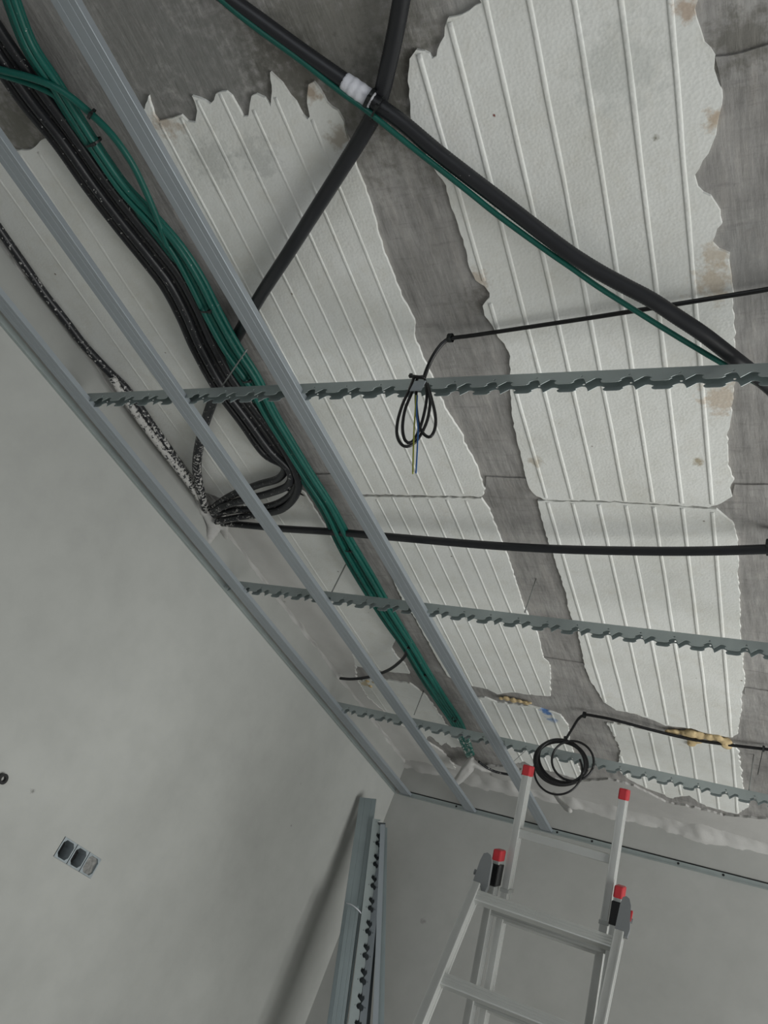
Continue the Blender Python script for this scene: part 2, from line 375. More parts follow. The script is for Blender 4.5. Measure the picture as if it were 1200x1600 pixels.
P1c = [(545,1068),(575,1062),(600,1062),(640,1068),(663,1085),(680,1107),(690,1123),(705,1145),(715,1155),(722,1167),(705,1168),(698,1160),(690,1165),(672,1150),(655,1160),(640,1140),(610,1125),(580,1100),(560,1085)]
panel(P1c, R1[3:], 9, 'small smeared foam scrap in the far left corner', amp=.007, rib_h=.001)

# board marks: thin mortar strips across the beams
def strip(px, label=None):
    pts = ragged([at_z(x, y, ZS - .002) for x, y in px], .002, .02, 5)
    bm = bmesh.new(); n = len(pts)
    lo = [bm.verts.new((p.x, p.y, ZS - .0045)) for p in pts]; up = [bm.verts.new((p.x, p.y, ZS + .002)) for p in pts]
    for tri in tessellate_polygon([[Vector((p.x, p.y, 0)) for p in pts]]): bm.faces.new([lo[i] for i in tri])
    for i in range(n): bm.faces.new((lo[i], lo[(i + 1) % n], up[(i + 1) % n], up[i]))
    o = obj('mortar_strip', bm, MCON, ceiling)
    if label: o['label'] = label
strip([(760,744),(824,747),(829,764),(759,762)])
strip([(848,1026),(912,1036),(915,1045),(850,1036)])
strip([(1148,756),(1230,758),(1230,778),(1144,774)])
strip([(1164,1074),(1230,1083),(1230,1094),(1164,1085)])
strip([(1118,88),(1160,82),(1230,60),(1230,125),(1170,133),(1128,136)])
strip([(480,742),(520,740),(560,745),(562,768),(500,766)])
def fuse(o, vx):
    md = o.modifiers.new('fuse', 'REMESH'); md.mode = 'VOXEL'; md.voxel_size = vx; md.use_smooth_shade = True
    md = o.modifiers.new('soft', 'SMOOTH'); md.iterations = 4; md.factor = .6
# polyurethane foam squeezed into the joints
def blob(px, zc, r, name='foam_filler', label=None, par=ceiling):
    bm = bmesh.new()
    for (x, y, k) in px:
        c = at_z(x, y, zc)
        s = bmesh.ops.create_icosphere(bm, subdivisions=3, radius=r * k)['verts']
        for v in s:
            n_ = noise.noise(v.co * 38 + Vector((x, y, 0))) * .4 + noise.noise(v.co * 90 + Vector((x, y, 0))) * .2
            v.co = v.co * (1 + n_); v.co.z *= .55; v.co += c
    o = obj(name, bm, MPUF, par, True); fuse(o, .004)
    if label: o['label'] = label
    return o
blob([(1082,1158,1.0),(1090,1157,.8),(1134,1164,1.0)], ZP - .014, .019, label='ochre foam drips hanging over the thin cable')
blob([(1044,1143,.7),(1056,1144,.8),(1070,1146,.95),(1080,1146,1.2),(1084,1156,1.0),(1094,1149,1),(1108,1151,.9),(1122,1154,1.0),(1134,1159,1.1),(1136,1165,.9),(1080,1162,.8)], ZP - .004, .021, label='ochre foam squeezed from the joint of the right row')
blob([(783,1092,.7),(792,1092,.9),(802,1094,.9),(812,1096,.8),(822,1098,.8),(828,1098,.5)], ZP - .003, .017, label='ochre foam in the joint of the middle row')
blob([(574,1064,.6),(578,1072,.6),(584,1066,.5)], ZP - .001, .02, label='faded ochre foam near the left wall')

# rough plaster coves where the slab meets the walls
def cove(name, P, inward, size, zbase, mat, par, seed, label, n=260, k=9):
    """P(t) gives the corner point; inward = unit vector into the room"""
    v, f = [], []
    for i in range(n + 1):
        t = i / n; c = P(t)
        w = size * (1 + .55 * noise.noise(Vector((t * 9, seed, 0))) + .35 * noise.noise(Vector((t * 31, seed, 4))))
        for j in range(k + 1):
            a = j / k * math.pi / 2
            # concave fillet between slab (j=0) and wall (j=k)
            u = w * (1 - math.sin(a)) ; d = w * .40 * (1 - math.cos(a))
            nz = .006 * noise.noise(Vector((t * 60, j * .9, seed))) + .003 * noise.noise(Vector((t * 170, j * 2, seed)))
            v.append(c + inward * (u + nz * (0 < j < k) - .004 * (j == k)) + Vector((0, 0, -d - nz * (0 < j < k) + .004 * (j == 0))))
    for i in range(n):
        for j in range(k):
            a = i * (k + 1) + j; f.append((a, a + 1, a + k + 2, a + k + 1))
    o = pyobj(name, v, f, mat, par, True); o['label'] = label; return o
cove('plaster_cove', lambda t: Vector((xw(.2 + t * (YF - .2)), .2 + t * (YF - .2), ZS)), Vector((1, 0, 0)), .06, 0, MSMEAR, wall_left, 1, 'rough plaster fillet along the top of the wall')
cove('plaster_cove', lambda t: Vector((-2.2 + t * 3.2, YF, ZS)), Vector((0, -1, 0)), .13, 0, MSMEAR, wall_far, 2, 'wide rough plaster fillet above the far wall')
def lump(pts, mat, par, name='plaster_lump', label=None, flat=None):
    bm = bmesh.new()
    for c, r in pts:
        s = bmesh.ops.create_icosphere(bm, subdivisions=3, radius=r)['verts']
        for v in s:
            v.co = v.co * (1 + .35 * noise.noise(v.co * 40 + c * 7) + .2 * noise.noise(v.co * 110 + c * 3))
            v.co.z *= .8; v.co += c
    o = obj(name, bm, mat, par, True)
    fuse(o, .005)
    if label: o['label'] = label
def chain(pts, k=3):
    out = []
    for (a, ra), (b, rb) in zip(pts, pts[1:]):
        for i in range(k): out.append((a.lerp(b, i / k), ra + (rb - ra) * i / k))
    return out + [pts[-1]]
lump(chain([(at_z(316, 790, 2.77), .022), (at_z(328, 806, 2.755), .030), (at_z(334, 824, 2.735), .026), (at_z(326, 846, 2.69), .016)]) + chain([(at_z(345, 800, 2.765), .020), (at_z(348, 822, 2.765), .024), (at_z(352, 840, 2.76), .014)], 5) + chain([(at_z(318, 800, 2.75), .02), (at_z(306, 776, 2.77), .018)]), MSMEAR, wall_left, label='plaster packed around the conduits entering the wall')
lump(chain([(at_z(737, 1186, 2.755), .016), (at_z(730, 1200, 2.735), .029), (at_z(718, 1217, 2.695), .024), (at_z(704, 1231, 2.65), .010)], 5) + chain([(at_z(738, 1192, 2.755), .022), (at_z(752, 1200, 2.75), .020), (at_z(764, 1204, 2.755), .012)], 5), MSMEAR, wall_far, label='plaster packed around the green conduits at the far wall')
lump(chain([(at_z(866, 1240, 2.735), .010), (at_z(874, 1252, 2.70), .014), (at_z(884, 1262, 2.665), .018), (at_z(890, 1266, 2.65), .016)]), MSMEAR, wall_far, label='dab of plaster on the far wall beside the coil')
def smear(px, seed, label, amp=.008, par=None, mat=None):
    z = ZP - .0022
    pts = ragged([at_z(x, y, z) for x, y in px], amp, .012, seed); n = len(pts)
    bm = bmesh.new(); lo = [bm.verts.new((p.x, p.y, z)) for p in pts]; up = [bm.verts.new((p.x, p.y, ZS + .003)) for p in pts]
    for tri in tessellate_polygon([[Vector((p.x, p.y, 0)) for p in pts]]): bm.faces.new([lo[i] for i in tri])
    for i in range(n): bm.faces.new((lo[i], lo[(i + 1) % n], up[(i + 1) % n], up[i]))
    obj('plaster_smear', bm, mat or MSMEAR, par or ceiling)['label'] = label
smear([(322,788),(385,800),(420,832),(462,885),(510,945),(540,990),(552,1025),(556,1060),(575,1090),(610,1120),(650,1148),(692,1176),(712,1200),(690,1235),(560,1190),(430,1020),(300,840)], 21, 'pale plaster smeared on the slab along the left wall', mat=MSMEARL)
smear([(-40,318),(0,366),(60,452),(125,535),(200,612),(262,690),(300,755),(250,760),(100,600),(-60,400)], 22, 'thin plaster smear beside the corner conduit', .004, mat=MSMEARL)
smear([(760,1196),(800,1200),(850,1212),(880,1222),(905,1222),(950,1218),(990,1228),(1040,1254),(1090,1264),(1130,1275),(1165,1278),(1260,1286),(1290,1360),(1100,1318),(950,1275),(780,1235)], 23, 'rough grey plaster between the foam panels and the far wall')
# ------------------------------------------------------------------ tubes
def catmull(P, step):
    out = []
    Q = [P[0] * 2 - P[1]] + list(P) + [P[-1] * 2 - P[-2]]
    for i in range(1, len(Q) - 2):
        a, b, c, d = Q[i - 1:i + 3]; n = max(2, int((c - b).length / step))
        for k in range(n):
            t = k / n
            out.append(.5 * ((2 * b) + (c - a) * t + (2 * a - 5 * b + 4 * c - d) * t * t + (3 * b - a - 3 * c + d) * t ** 3))
    out.append(P[-1]); return out
def tube_mesh(name, P, r, ripple=0, sides=10, step=.012, spat=None, mesh_only=False):
    """P: 3-D points; ripple: corrugation pitch"""
    C = catmull(P, step)
    if ripple:
        L = [0]
        for a, b in zip(C, C[1:]): L.append(L[-1] + (b - a).length)
        n = int(L[-1] / ripple * 2); D = []; j = 0
        for i in range(n + 1):
            s = L[-1] * i / n
            while j < len(L) - 2 and L[j + 1] < s: j += 1
            t = (s - L[j]) / max(L[j + 1] - L[j], 1e-9); D.append(C[j].lerp(C[j + 1], t))
        C = D
    n = len(C); v = []; f = []; sp = []
    up = Vector((.3, .2, 1)).normalized(); T = (C[1] - C[0]).normalized(); A = (up - T * up.dot(T)).normalized()
    for i in range(n):
        T = (C[min(i + 1, n - 1)] - C[max(i - 1, 0)]).normalized(); A = (A - T * A.dot(T)).normalized(); B = T.cross(A)
        rr = r * (1 if not ripple or i % 2 else (.965 if r > .0075 else .92))
        s = spat(i / (n - 1)) if callable(spat) else (spat or 0)
        for k in range(sides):
            a = 2 * math.pi * k / sides; v.append(C[i] + A * math.cos(a) * rr + B * math.sin(a) * rr); sp.append(s)
    for i in range(n - 1):
        for k in range(sides):
            a = i * sides + k; b = i * sides + (k + 1) % sides; f.append((a, b, b + sides, a + sides))
    f.append(tuple(range(sides - 1, -1, -1))); f.append(tuple((n - 1) * sides + k for k in range(sides)))
    me = bpy.data.meshes.new(name); me.from_pydata([tuple(a) for a in v], [], f); me.update()
    at = me.attributes.new('spatter', 'FLOAT', 'POINT'); at.data.foreach_set('value', sp)
    for p in me.polygons: p.use_smooth = True
    return me
def tube(name, pts, wpx, mat, label, cat, group=None, ripple=0, sides=10, spat=None, parent=None, r=None, off=None):
    """pts: (px, py, z); wpx: width in the photograph at the middle of the path"""
    P = [at_z(x, y, z) for x, y, z in pts]
    if off:
        P = [p + Vector(off) for p in P]
    if r is None: r = .5 * wpx * depth(P[len(P) // 2]) / F
    me = tube_mesh(name, P, r, ripple, sides, spat=spat)
    o = link(name, me, mat, parent)
    if not parent: shift(o, P[0]); setp(o, label, cat, group)
    elif label: o['label'] = label
    return o, P, r
def tie(center, axis, rx, rz, parent, tail=None, mat=None, w=.0022, name='cable_tie'):
    """ring of strap around a bundle, with its little locking head"""
    axis = axis.normalized(); up = Vector((0, 0, 1)); sd = axis.cross(up).normalized(); up = sd.cross(axis)
    bm = bmesh.new(); n = 28; rows = []
    for i in range(n):
        a = 2 * math.pi * i / n; c = center + sd * math.cos(a) * rx + up * math.sin(a) * rz
        o_ = (sd * math.cos(a) + up * math.sin(a)) * .0012
        rows.append([bm.verts.new(c + axis * s * w + o_ * q) for s, q in ((-1, 0), (1, 0), (1, 1), (-1, 1))])
    for i in range(n):
        a, b = rows[i], rows[(i + 1) % n]
        for k in range(4): bm.faces.new((a[k], a[(k + 1) % 4], b[(k + 1) % 4], b[k]))
    h = center + sd * rx * .6 - up * (rz * .85)
    box(bm, h, axis * .004, sd * .005, up * .004, .001)
    if tail:
        box(bm, h + tail * .5, tail * .5, axis * .0015, tail.cross(axis).normalized() * .0008)
    o = obj(name, bm, mat or MTIE, None)
    o.parent = parent
    if parent: o.data.transform(Matrix.Translation(-parent.location))
    return o

# --- large black conduits
c1 = [(330,-22,2.755),(355,-4,2.755),(400,28,2.755),(470,79,2.752),(540,128,2.748),(590,164,2.745),(630,193,2.742),(680,235,2.735),(730,274,2.728),(780,312,2.722),(850,366,2.708),(892,397,2.700),(933,423,2.695),(975,446,2.690),(1017,468,2.686),(1058,495,2.683),(1100,523,2.680),(1145,558,2.680),(1200,602,2.685),(1250,648,2.69)]
o1, P1, r1 = tube('black_conduit', c1, 25.5, MBLK, 'thick black conduit running diagonally down to the right, with white tape', 'conduit', ripple=.006, spat=.04)
# white tape and tie where the two conduits cross
def band(par, P, a, b, r, mat, name, label=None):
    d = (b - a); n = 26; v = []; f = []; sides = 18
    T = d.normalized(); A = Vector((0, 0, 1)); A = (A - T * A.dot(T)).normalized(); B = T.cross(A)
    for i in range(n + 1):
        t = i / n; rr = r * (1.04 + .05 * noise.noise(Vector((t * 8, 1, 2))) + (.06 if .25 < t < .8 else 0))
        if i in (0, n): rr = r * .9
        for k in range(sides):
            an = 2 * math.pi * k / sides; v.append(a + d * t + (A * math.cos(an) + B * math.sin(an)) * rr - par.location)
    for i in range(n):
        for k in range(sides):
            q = i * sides + k; w = i * sides + (k + 1) % sides; f.append((q, w, w + sides, q + sides))
    o = pyobj(name, v, f, mat, par, True)
    if label: o['label'] = label
band(o1, P1, at_z(537, 126, 2.748), at_z(583, 159, 2.7455), r1 * 1.03, MWHT, 'tape', 'white tape wrapped around the conduit')
tie(at_z(578, 155, 2.7455), at_z(590, 164, 2.745) - at_z(560, 142, 2.747), r1 * 1.22, r1 * 1.22, o1, w=.004)
tie(at_z(590, 170, 2.742), at_z(590, 164, 2.745) - at_z(560, 142, 2.747), r1 * 1.5, r1 * 1.35, o1, w=.002, tail=Vector((.02, .015, 0)))
c2 = [(632,-30,2.755),(628,-4,2.757),(618,50,2.760),(606,105,2.764),(598,140,2.765),(586,175,2.765),(566,212,2.763),(530,270,2.756),(490,333,2.75),(450,396,2.75),(410,457,2.752),(385,500,2.755),(363,540,2.760),(345,590,2.764),(331,630,2.762),(318,668,2.758),(309,710,2.755),(308,740,2.752),(314,770,2.748),(322,795,2.745)]
tube('black_conduit', c2, 20.5, MBLK, 'thick black conduit crossing under the taped one down to the left', 'conduit', ripple=.006, spat=lambda t: .02 if t < .66 else .22 + (t - .66) * 1.25)
# --- four black conduits in a bundle that bend back to the wall
def fan(path, offs, z):  # offset sideways in the photograph's path direction
    out = []
    for i, (x, y) in enumerate(path):
        a = path[max(0, i - 1)]; b = path[min(len(path) - 1, i + 1)]; dx, dy = b[0] - a[0], b[1] - a[1]; l = math.hypot(dx, dy)
        o = offs[i] if isinstance(offs, (list, tuple)) else offs
        out.append((x - dy / l * o, y + dx / l * o, z[i] if isinstance(z, (list, tuple)) else z))
    return out
core = [(-38,20),(0,78),(50,150),(100,215),(150,286),(195,345),(240,401),(270,441),(296,490),(318,540),(350,598),(390,652),(425,700)]
tails = [[(444,728),(436,747),(405,757),(372,769),(348,782),(330,796)],
         [(452,735),(450,758),(420,771),(385,780),(352,790),(332,800)],
         [(459,740),(458,768),(435,786),(400,795),(365,797),(334,804)],
         [(464,743),(463,772),(442,795),(410,803),(375,808),(338,815)]]
blabs = ['black conduit at the wall side of the bundle, first to turn back', 'second black conduit of the bundle from the wall side, spattered white at the bend',
         'third black conduit of the bundle from the wall side, bending back low', 'black conduit at the green side of the bundle, on the outside of the bend']
for k in range(4):
    o = 15 - 10 * k
    z = 2.742 - (.018 if k % 2 else 0)
    pts = fan(core, [o * (1.15 if i < 3 else 1) for i in range(len(core))], z) + [(x, y, z + .012 * j / 5) for j, (x, y) in enumerate(tails[k])]
    tube('black_conduit', pts, 14.5, MBLK, blabs[k], 'conduit', 'bundled black conduits', ripple=.006, spat=lambda t: .22 if t < .8 else .22 + (t - .8) * 1.3)
c3 = [(343,817,2.76),(355,818,2.755),(400,822,2.745),(440,826,2.735),(520,831,2.725),(600,838,2.72),(750,851,2.715),(870,858,2.715),(1000,861,2.715),(1100,861,2.716),(1200,858,2.718),(1270,855,2.72)]
o3, P3, r3 = tube('black_conduit', c3, 13.5, MBLK, 'thin black conduit running level across the middle to the right edge', 'conduit', ripple=.006, spat=lambda t: max(.02, .6 - t * 5))
bm = bmesh.new(); cc = at_z(1199, 858, 2.718)
box(bm, cc + Vector((.004, 0, .006)), Vector((.008, 0, 0)), Vector((0, .022, 0)), Vector((0, 0, .012)), .003)
box(bm, cc + Vector((.004, 0, .035)), Vector((.004, 0, 0)), Vector((0, .006, 0)), Vector((0, 0, .035)))
o = obj('conduit_clip', bm, MTIE); o.parent = o3; o.data.transform(Matrix.Translation(-o3.location))
# --- the conduit half buried in the corner of the left wall
c4_ = [(-30,318,2.772),(0,362,2.772),(35,412,2.772),(67,458,2.771),(100,500,2.771),(130,539,2.770),(165,577,2.768),(200,612,2.766),(235,662,2.762),(262,700,2.757),(290,742,2.752),(308,770,2.748),(322,798,2.746)]
tube('black_conduit', c4_, 13, MBLK, 'plaster-splashed black conduit lying in the corner above the left wall', 'conduit', ripple=.006, spat=lambda t: .34 if t < .5 else .34 + (t - .5) * .8, off=(.004, 0, 0))
c4b = [(175,590,2.755),(215,650,2.745),(245,690,2.742),(270,722,2.742),(292,750,2.742),(312,778,2.745)]
tube('black_conduit', c4b, 12, MBLK, 'short black conduit almost covered in plaster beside the corner one', 'conduit', ripple=.006, spat=.80)

# --- green bundle
g0 = [(6,-40),(18,0),(46,72),(85,132),(121,190),(157,246),(194,298),(239,347),(275,392),(303,440),(330,494),(358,545),(392,595),(420,648),(450,697),(482,748),(512,795),(540,850),(574,908),(607,963),(638,1010),(664,1054),(690,1094),(716,1134),(735,1180)]
gw = [.6,.6,.6,.6,.6,.6,.65,.75,.9,1.1,1.15,1.15,1.0,.85,.75,.7,.7,.85,.9,.75,.6,.6,.55,.5,.35]
gl = ['green conduit on the wall side of the green bundle', 'green conduit second from the wall side in the green bundle', 'green conduit lying lowest in the middle of the green bundle',
      'green conduit fourth from the wall side in the green bundle', 'green conduit on the room side of the green bundle']
gobs = []
for k in range(5):
    offs = [(13 - 6.6 * k) * w for w in gw]
    z = [2.730 - (.016 if k in (1, 3) else 0) - (.006 if k == 2 else 0) + .0015 * math.sin(i * 1.3 + k * 2) for i in range(len(g0))]
    z[-3:] = [2.735, 2.738, 2.742]
    gobs.append(tube('green_conduit', fan(g0, offs, z), 9.2, MGRN, gl[k], 'conduit', 'green conduit bundle', ripple=.005, spat=lambda t: .14 if t < .93 else .5))
go = gobs[2][0]
def gaxis(i): return at_z(*g0[i + 1], 2.72) - at_z(*g0[i], 2.72)
for (x, y, i, w) in ((146, 222, 4, .9), (325, 480, 9, 1.05), (389, 590, 11, 1), (545, 856, 16, .8), (637, 1009, 19, .55), (663, 1052, 20, .5), (710, 1124, 22, .5)):
    c = at_z(x, y, 2.722); ax = gaxis(i); tie(c, ax, .024 * w, .020 * w, go, w=.0028, tail=Vector((.014, -.006, -.004)) if i in (9, 16) else None)
# branch that leaves to the left and rejoins
gb = [(-40,96,2.70),(0,109,2.70),(50,122,2.70),(95,141,2.70),(140,176,2.705),(176,212,2.708),(206,255,2.710),(228,300,2.712),(247,345,2.712),(262,385,2.712)]
ob, Pb, rb = tube('green_conduit', gb, 11.5, MGRN, 'thicker green conduit arching out of the bundle at the top left', 'conduit', ripple=.005, spat=.06)
tie(at_z(143, 178, 2.705), Pb[5] - Pb[3], rb * 1.5, rb * 1.5, ob, w=.003)
gb2 = [(-40,104,2.712),(0,117,2.712),(50,133,2.712),(88,152,2.715),(112,182,2.715),(130,205,2.718)]
tube('green_conduit', gb2, 9, MGRN, 'thin green conduit crossing the black bundle at the top left', 'conduit', ripple=.005, spat=.06)
# green cable strapped to the first black conduit
gc = [(325,-20,2.742),(355,8,2.742),(400,44,2.74),(470,95,2.738),(530,142,2.735),(565,167,2.732),(587,184,2.724),(620,211,2.722),(655,239,2.722),(692,268,2.716),(730,298,2.712),(780,338,2.708),(850,389,2.70),(892,418,2.697),(933,447,2.695),(975,474,2.692),(1037,513,2.688),(1100,551,2.684),(1150,580,2.682),(1200,609,2.682),(1250,640,2.682)]
tube('green_cable', gc, 9.5, MGRN2, 'slim green cable hanging beside the taped black conduit', 'cable', ripple=.004)
gd = [(638,1008,2.725),(632,1026,2.722),(615,1042,2.724),(598,1051,2.728),(575,1058,2.735),(550,1061,2.742),(532,1060,2.752)]
tube('green_cable', gd, 5, MBLK, 'thin dark cable curling from the green bundle toward the left wall', 'cable', ripple=.004, spat=.15)
ge = [(748,1190,2.74),(760,1199,2.742),(775,1206,2.745),(795,1210,2.75),(815,1211,2.755)]
tube('dark_cable', ge, 4, MBLK, 'short dark cable half buried in plaster by the far wall', 'cable', spat=.35)

# --- thin black cables
k1 = [(1260,440,2.772),(1200,452,2.770),(1120,465,2.768),(1040,478,2.766),(920,497,2.766),(800,515,2.768),(740,524,2.768),(705,529,2.762),(690,538,2.745),(677,556,2.72),(668,575,2.70),(662,592,2.69)]
ok1, _, rk = tube('black_cable', k1, 7, MBLK2, 'thin black cable running right from the small hanging coil', 'cable', sides=8)
tie(at_z(704, 528, 2.763), Vector((1, 0, 0)), .010, .010, ok1, w=.005)
# the small coil hanging over the first toothed runner
YT1, YT2 = .8517 * S, 1.605 * S
def at_yz(px, py, y): return at_y(px, py, y)
YC = YT1 - .022
coil = empty('hanging_cable_coil', at_y(650, 600, YC), 'small oval coil of black cable hanging over the nearest toothed runner', 'cable coil')
def ychild(name, pts, wpx, mat, par, y=None, ripple=0, label=None, closed=False):
    P = [at_y(q[0], q[1], (q[2] if len(q) > 2 else y)) for q in pts]
    r = .5 * wpx * depth(P[len(P) // 2]) / F
    me = tube_mesh(name, P, r, ripple, 9, step=.006); o = link(name, me, mat, par); me.transform(Matrix.Translation(-par.location))
    if label: o['label'] = label
    return o
y_ = YC
ychild('cable_loop', [(646,592,y_),(640,608,y_-.004),(629,632,y_-.008),(621,660,y_-.008),(621,683,y_-.006),(631,697,y_-.004),(645,694,y_),(657,680,y_),(668,655,y_),(672,625,y_),(668,600,y_)], 5.2, MBLK2, coil)
ychild('cable_loop', [(652,592,y_+.008),(643,615,y_),(633,640,y_-.002),(629,668,y_-.002),(633,688,y_),(643,691,y_+.004),(655,672,y_+.006),(663,645,y_+.006),(667,618,y_+.004),(664,594,y_+.004)], 5.2, MBLK2, coil)
ychild('cable_loop', [(668,600,y_),(674,622,y_-.006),(680,648,y_-.010),(680,668,y_-.010),(673,682,y_-.008),(664,680,y_-.006),(656,668,y_-.006),(652,650,y_-.004),(650,625,y_),(651,600,y_)], 5.2, MBLK2, coil)
ychild('cable_loop', [(644,588,y_),(652,589,y_-.002),(664,590,y_)], 6, MBLK2, coil)
ychild('wire', [(650,618,y_-.012),(649,640,y_-.014),(647,670,y_-.015),(646,700,y_-.015),(645,740,y_-.015)], 2.6, MYG, coil, label='yellow and green wire hanging down')
ychild('wire', [(652,618,y_-.012),(651,645,y_-.014),(653,668,y_-.015),(652,700,y_-.016),(650,739,y_-.016)], 2.4, MBLU, coil, label='blue wire hanging down')
bm = bmesh.new(); box(bm, at_y(653, 603, YC - .012), Vector((.015, 0, 0)), Vector((0, .0015, 0)), Vector((0, 0, .017)), .001)
o = obj('tape', bm, MGALV); o.parent = coil; o.data.transform(Matrix.Translation(-coil.location)); o['label'] = 'grey tape strap over the runner'
bm = bmesh.new(); box(bm, at_y(653, 589, YC), Vector((.013, 0, 0)), Vector((0, .003, 0)), Vector((0, 0, .003)), .001); box(bm, at_y(642, 587, YC), Vector((.004, 0, 0)), Vector((0, .004, 0)), Vector((0, 0, .005)), .001)
o = obj('cable_tie', bm, MTIE); o.parent = coil; o.data.transform(Matrix.Translation(-coil.location))
# --- round coil near the far wall and its feed cable
k2 = [(1260,1178,2.770),(1200,1171,2.770),(1140,1164,2.768),(1080,1155,2.764),(1020,1141,2.762),(960,1125,2.764),(930,1119,2.766),(914,1117,2.764),(904,1123,2.75),(895,1137,2.735),(884,1155,2.72)]
ok2, _, _ = tube('black_cable', k2, 4.6, MBLK2, 'thin black cable feeding the round coil near the far wall', 'cable', sides=8)
tie(at_z(913, 1117, 2.765), Vector((1, 0, 0)), .010, .012, ok2, w=.005)
tie(at_z(1193, 1170, 2.770), Vector((1, .1, 0)), .010, .010, ok2, w=.004)
yk = 2.33 * S - .06
rc = empty('round_cable_coil', at_y(884, 1155, yk), 'round coil of black cable hanging above the left ladder post', 'cable coil')
def ring(cx, cy, rx, ry, rot, wpx, y, a0=0, a1=360, ph=0):
    pts = []
    n = 28
    for i in range(n + 1):
        a = math.radians(a0 + (a1 - a0) * i / n); x = rx * math.cos(a); q = ry * math.sin(a); c, s = math.cos(math.radians(rot)), math.sin(math.radians(rot))
        pts.append((cx + x * c - q * s, cy + x * s + q * c, y + .012 * math.sin(a + ph)))
    ychild('cable_loop', pts, wpx, MBLK2, rc)
ring(876, 1193, 40.5, 33.5, 10, 4.6, yk); ring(876.5, 1191.5, 42, 34, 16, 4.4, yk - .01, ph=1); ring(877, 1191, 39, 34.5, 22, 4.4, yk - .018, ph=2)
ring(878, 1190, 40, 33, 28, 4, yk + .008, ph=3); ring(895, 1189, 33, 31, 20, 3.6, yk - .02, ph=.5); ring(872, 1203, 37.5, 38.5, 0, 3.4, yk - .006, -25, 205, ph=4); ring(878, 1189, 38, 31, 34, 4, yk - .004, ph=5)
tie(at_y(884, 1156, yk), Vector((1, 0, .3)), .012, .014, rc, w=.005)

# ------------------------------------------------------------------ steel ceiling grid
def sweep(name, sec, A, B, side, up, mat, parent=None, thick=.0009, n=1):
    """extrude the open section [(s,u)] from A to B, with a sheet thickness"""
    m_ = len(sec); v = []; f = []
    for i in range(n + 1):
        c = A.lerp(B, i / n)
        for s, u in sec: v.append(c + side * s + up * u)
    for i in range(n):
        for k in range(m_ - 1):
            a = i * m_ + k; f.append((a, a + 1, a + m_ + 1, a + m_))
    o = pyobj(name, v, f, mat, parent)
    md = o.modifiers.new('sheet', 'SOLIDIFY'); md.thickness = thick; md.offset = 0
    return o
def tc(w, h):   # bottom face with two pressed grooves, sides and inward lips
    a = w / 2; g = .0015
    return [(-a + .006, h), (-a, h - .001), (-a, 0.0008), (-a + .0008, 0), (-a * .42, 0), (-a * .42 + g, .0011), (-a * .42 + 2 * g, 0), (a * .42, 0), (a * .42 + g, .0011), (a * .42 + 2 * g, 0), (a - .0008, 0), (a, .0008), (a, h - .001), (a - .006, h)]
Z = Vector((0, 0, 1))
def longprofile(x0, x1, w, label, ya=-1.0):
    """x0 at y=.6u, x1 at y=3u (centres, calibration units)"""
    sl = (x1 - x0) / 2.4; ya_ = ya
    A = Vector(((x0 + sl * (ya_ / S - .6)) * S, ya_, ZG)); B = Vector(((x0 + sl * (YF / S - .6)) * S, YF - .004, ZG))
    d = (B - A).normalized(); sd = Vector((d.y, -d.x, 0))
    o = sweep('ceiling_profile', tc(w, .016), A, B, sd, Z, MGALV); shift(o, A)
    return setp(o, label, 'profile', 'long steel ceiling profiles')
longprofile(-1.0085, -1.002, .0555, 'widest-looking grey steel profile, farthest from the left wall')
longprofile(-1.3265, -1.315, .0555, 'middle one of the three long grey steel profiles')
longprofile(-1.642, -1.607, .0555, 'grey steel profile running along the left wall')
# perimeter angles
bm = bmesh.new()
def angle(name, A, B, out, label, grp):
    sec = [(.014, 0), (0, 0), (0, .024)]
    o = sweep(name, sec, A, B, out, Z, MGALVD, thick=.0008); shift(o, A); return setp(o, label, 'profile')
angle('wall_angle', Vector((xw(-1) + .001, -1, ZG - .002)), Vector((xw(YF) + .001, YF, ZG - .002)), Vector((1, 0, 0)), 'thin steel angle screwed along the left wall', None)
pa = angle('wall_angle', Vector((xw(YF) + .03, YF - .0015, ZG - .003)), Vector((XR, YF - .0015, ZG - .003)), Vector((0, -1, 0)), 'thin steel angle with dark slot along the far wall', None)
for k, (x, y) in enumerate([(710, 1268), (845, 1293), (925, 1314), (870, 1302), (1060, 1347), (1130, 1368)]):
    c = at_y(x, y, YF - .003); c.z = ZG + .012; bm = bmesh.new()
    bmesh.ops.create_cone(bm, cap_ends=True, segments=12, radius1=.006, radius2=.004, depth=.004, matrix=Matrix.Translation(c - pa.location) @ Matrix.Rotation(math.pi / 2, 4, 'X'))
    obj('screw', bm, MDARK, pa)
bm = bmesh.new()   # dark bar painted as the shadow in the slot between angle and plaster
slab(bm, (xw(YF) + .03, YF - .0025, ZG + .0215), (XR, YF - .0005, ZG + .027)); o = obj('gap_shadow_bead', bm, MTIE, None); o.name = 'gap_shadow_strip'; o.parent = pa; o.data.transform(Matrix.Translation(-pa.location)); o['label'] = 'dark strip painted as the gap shadow above the angle'

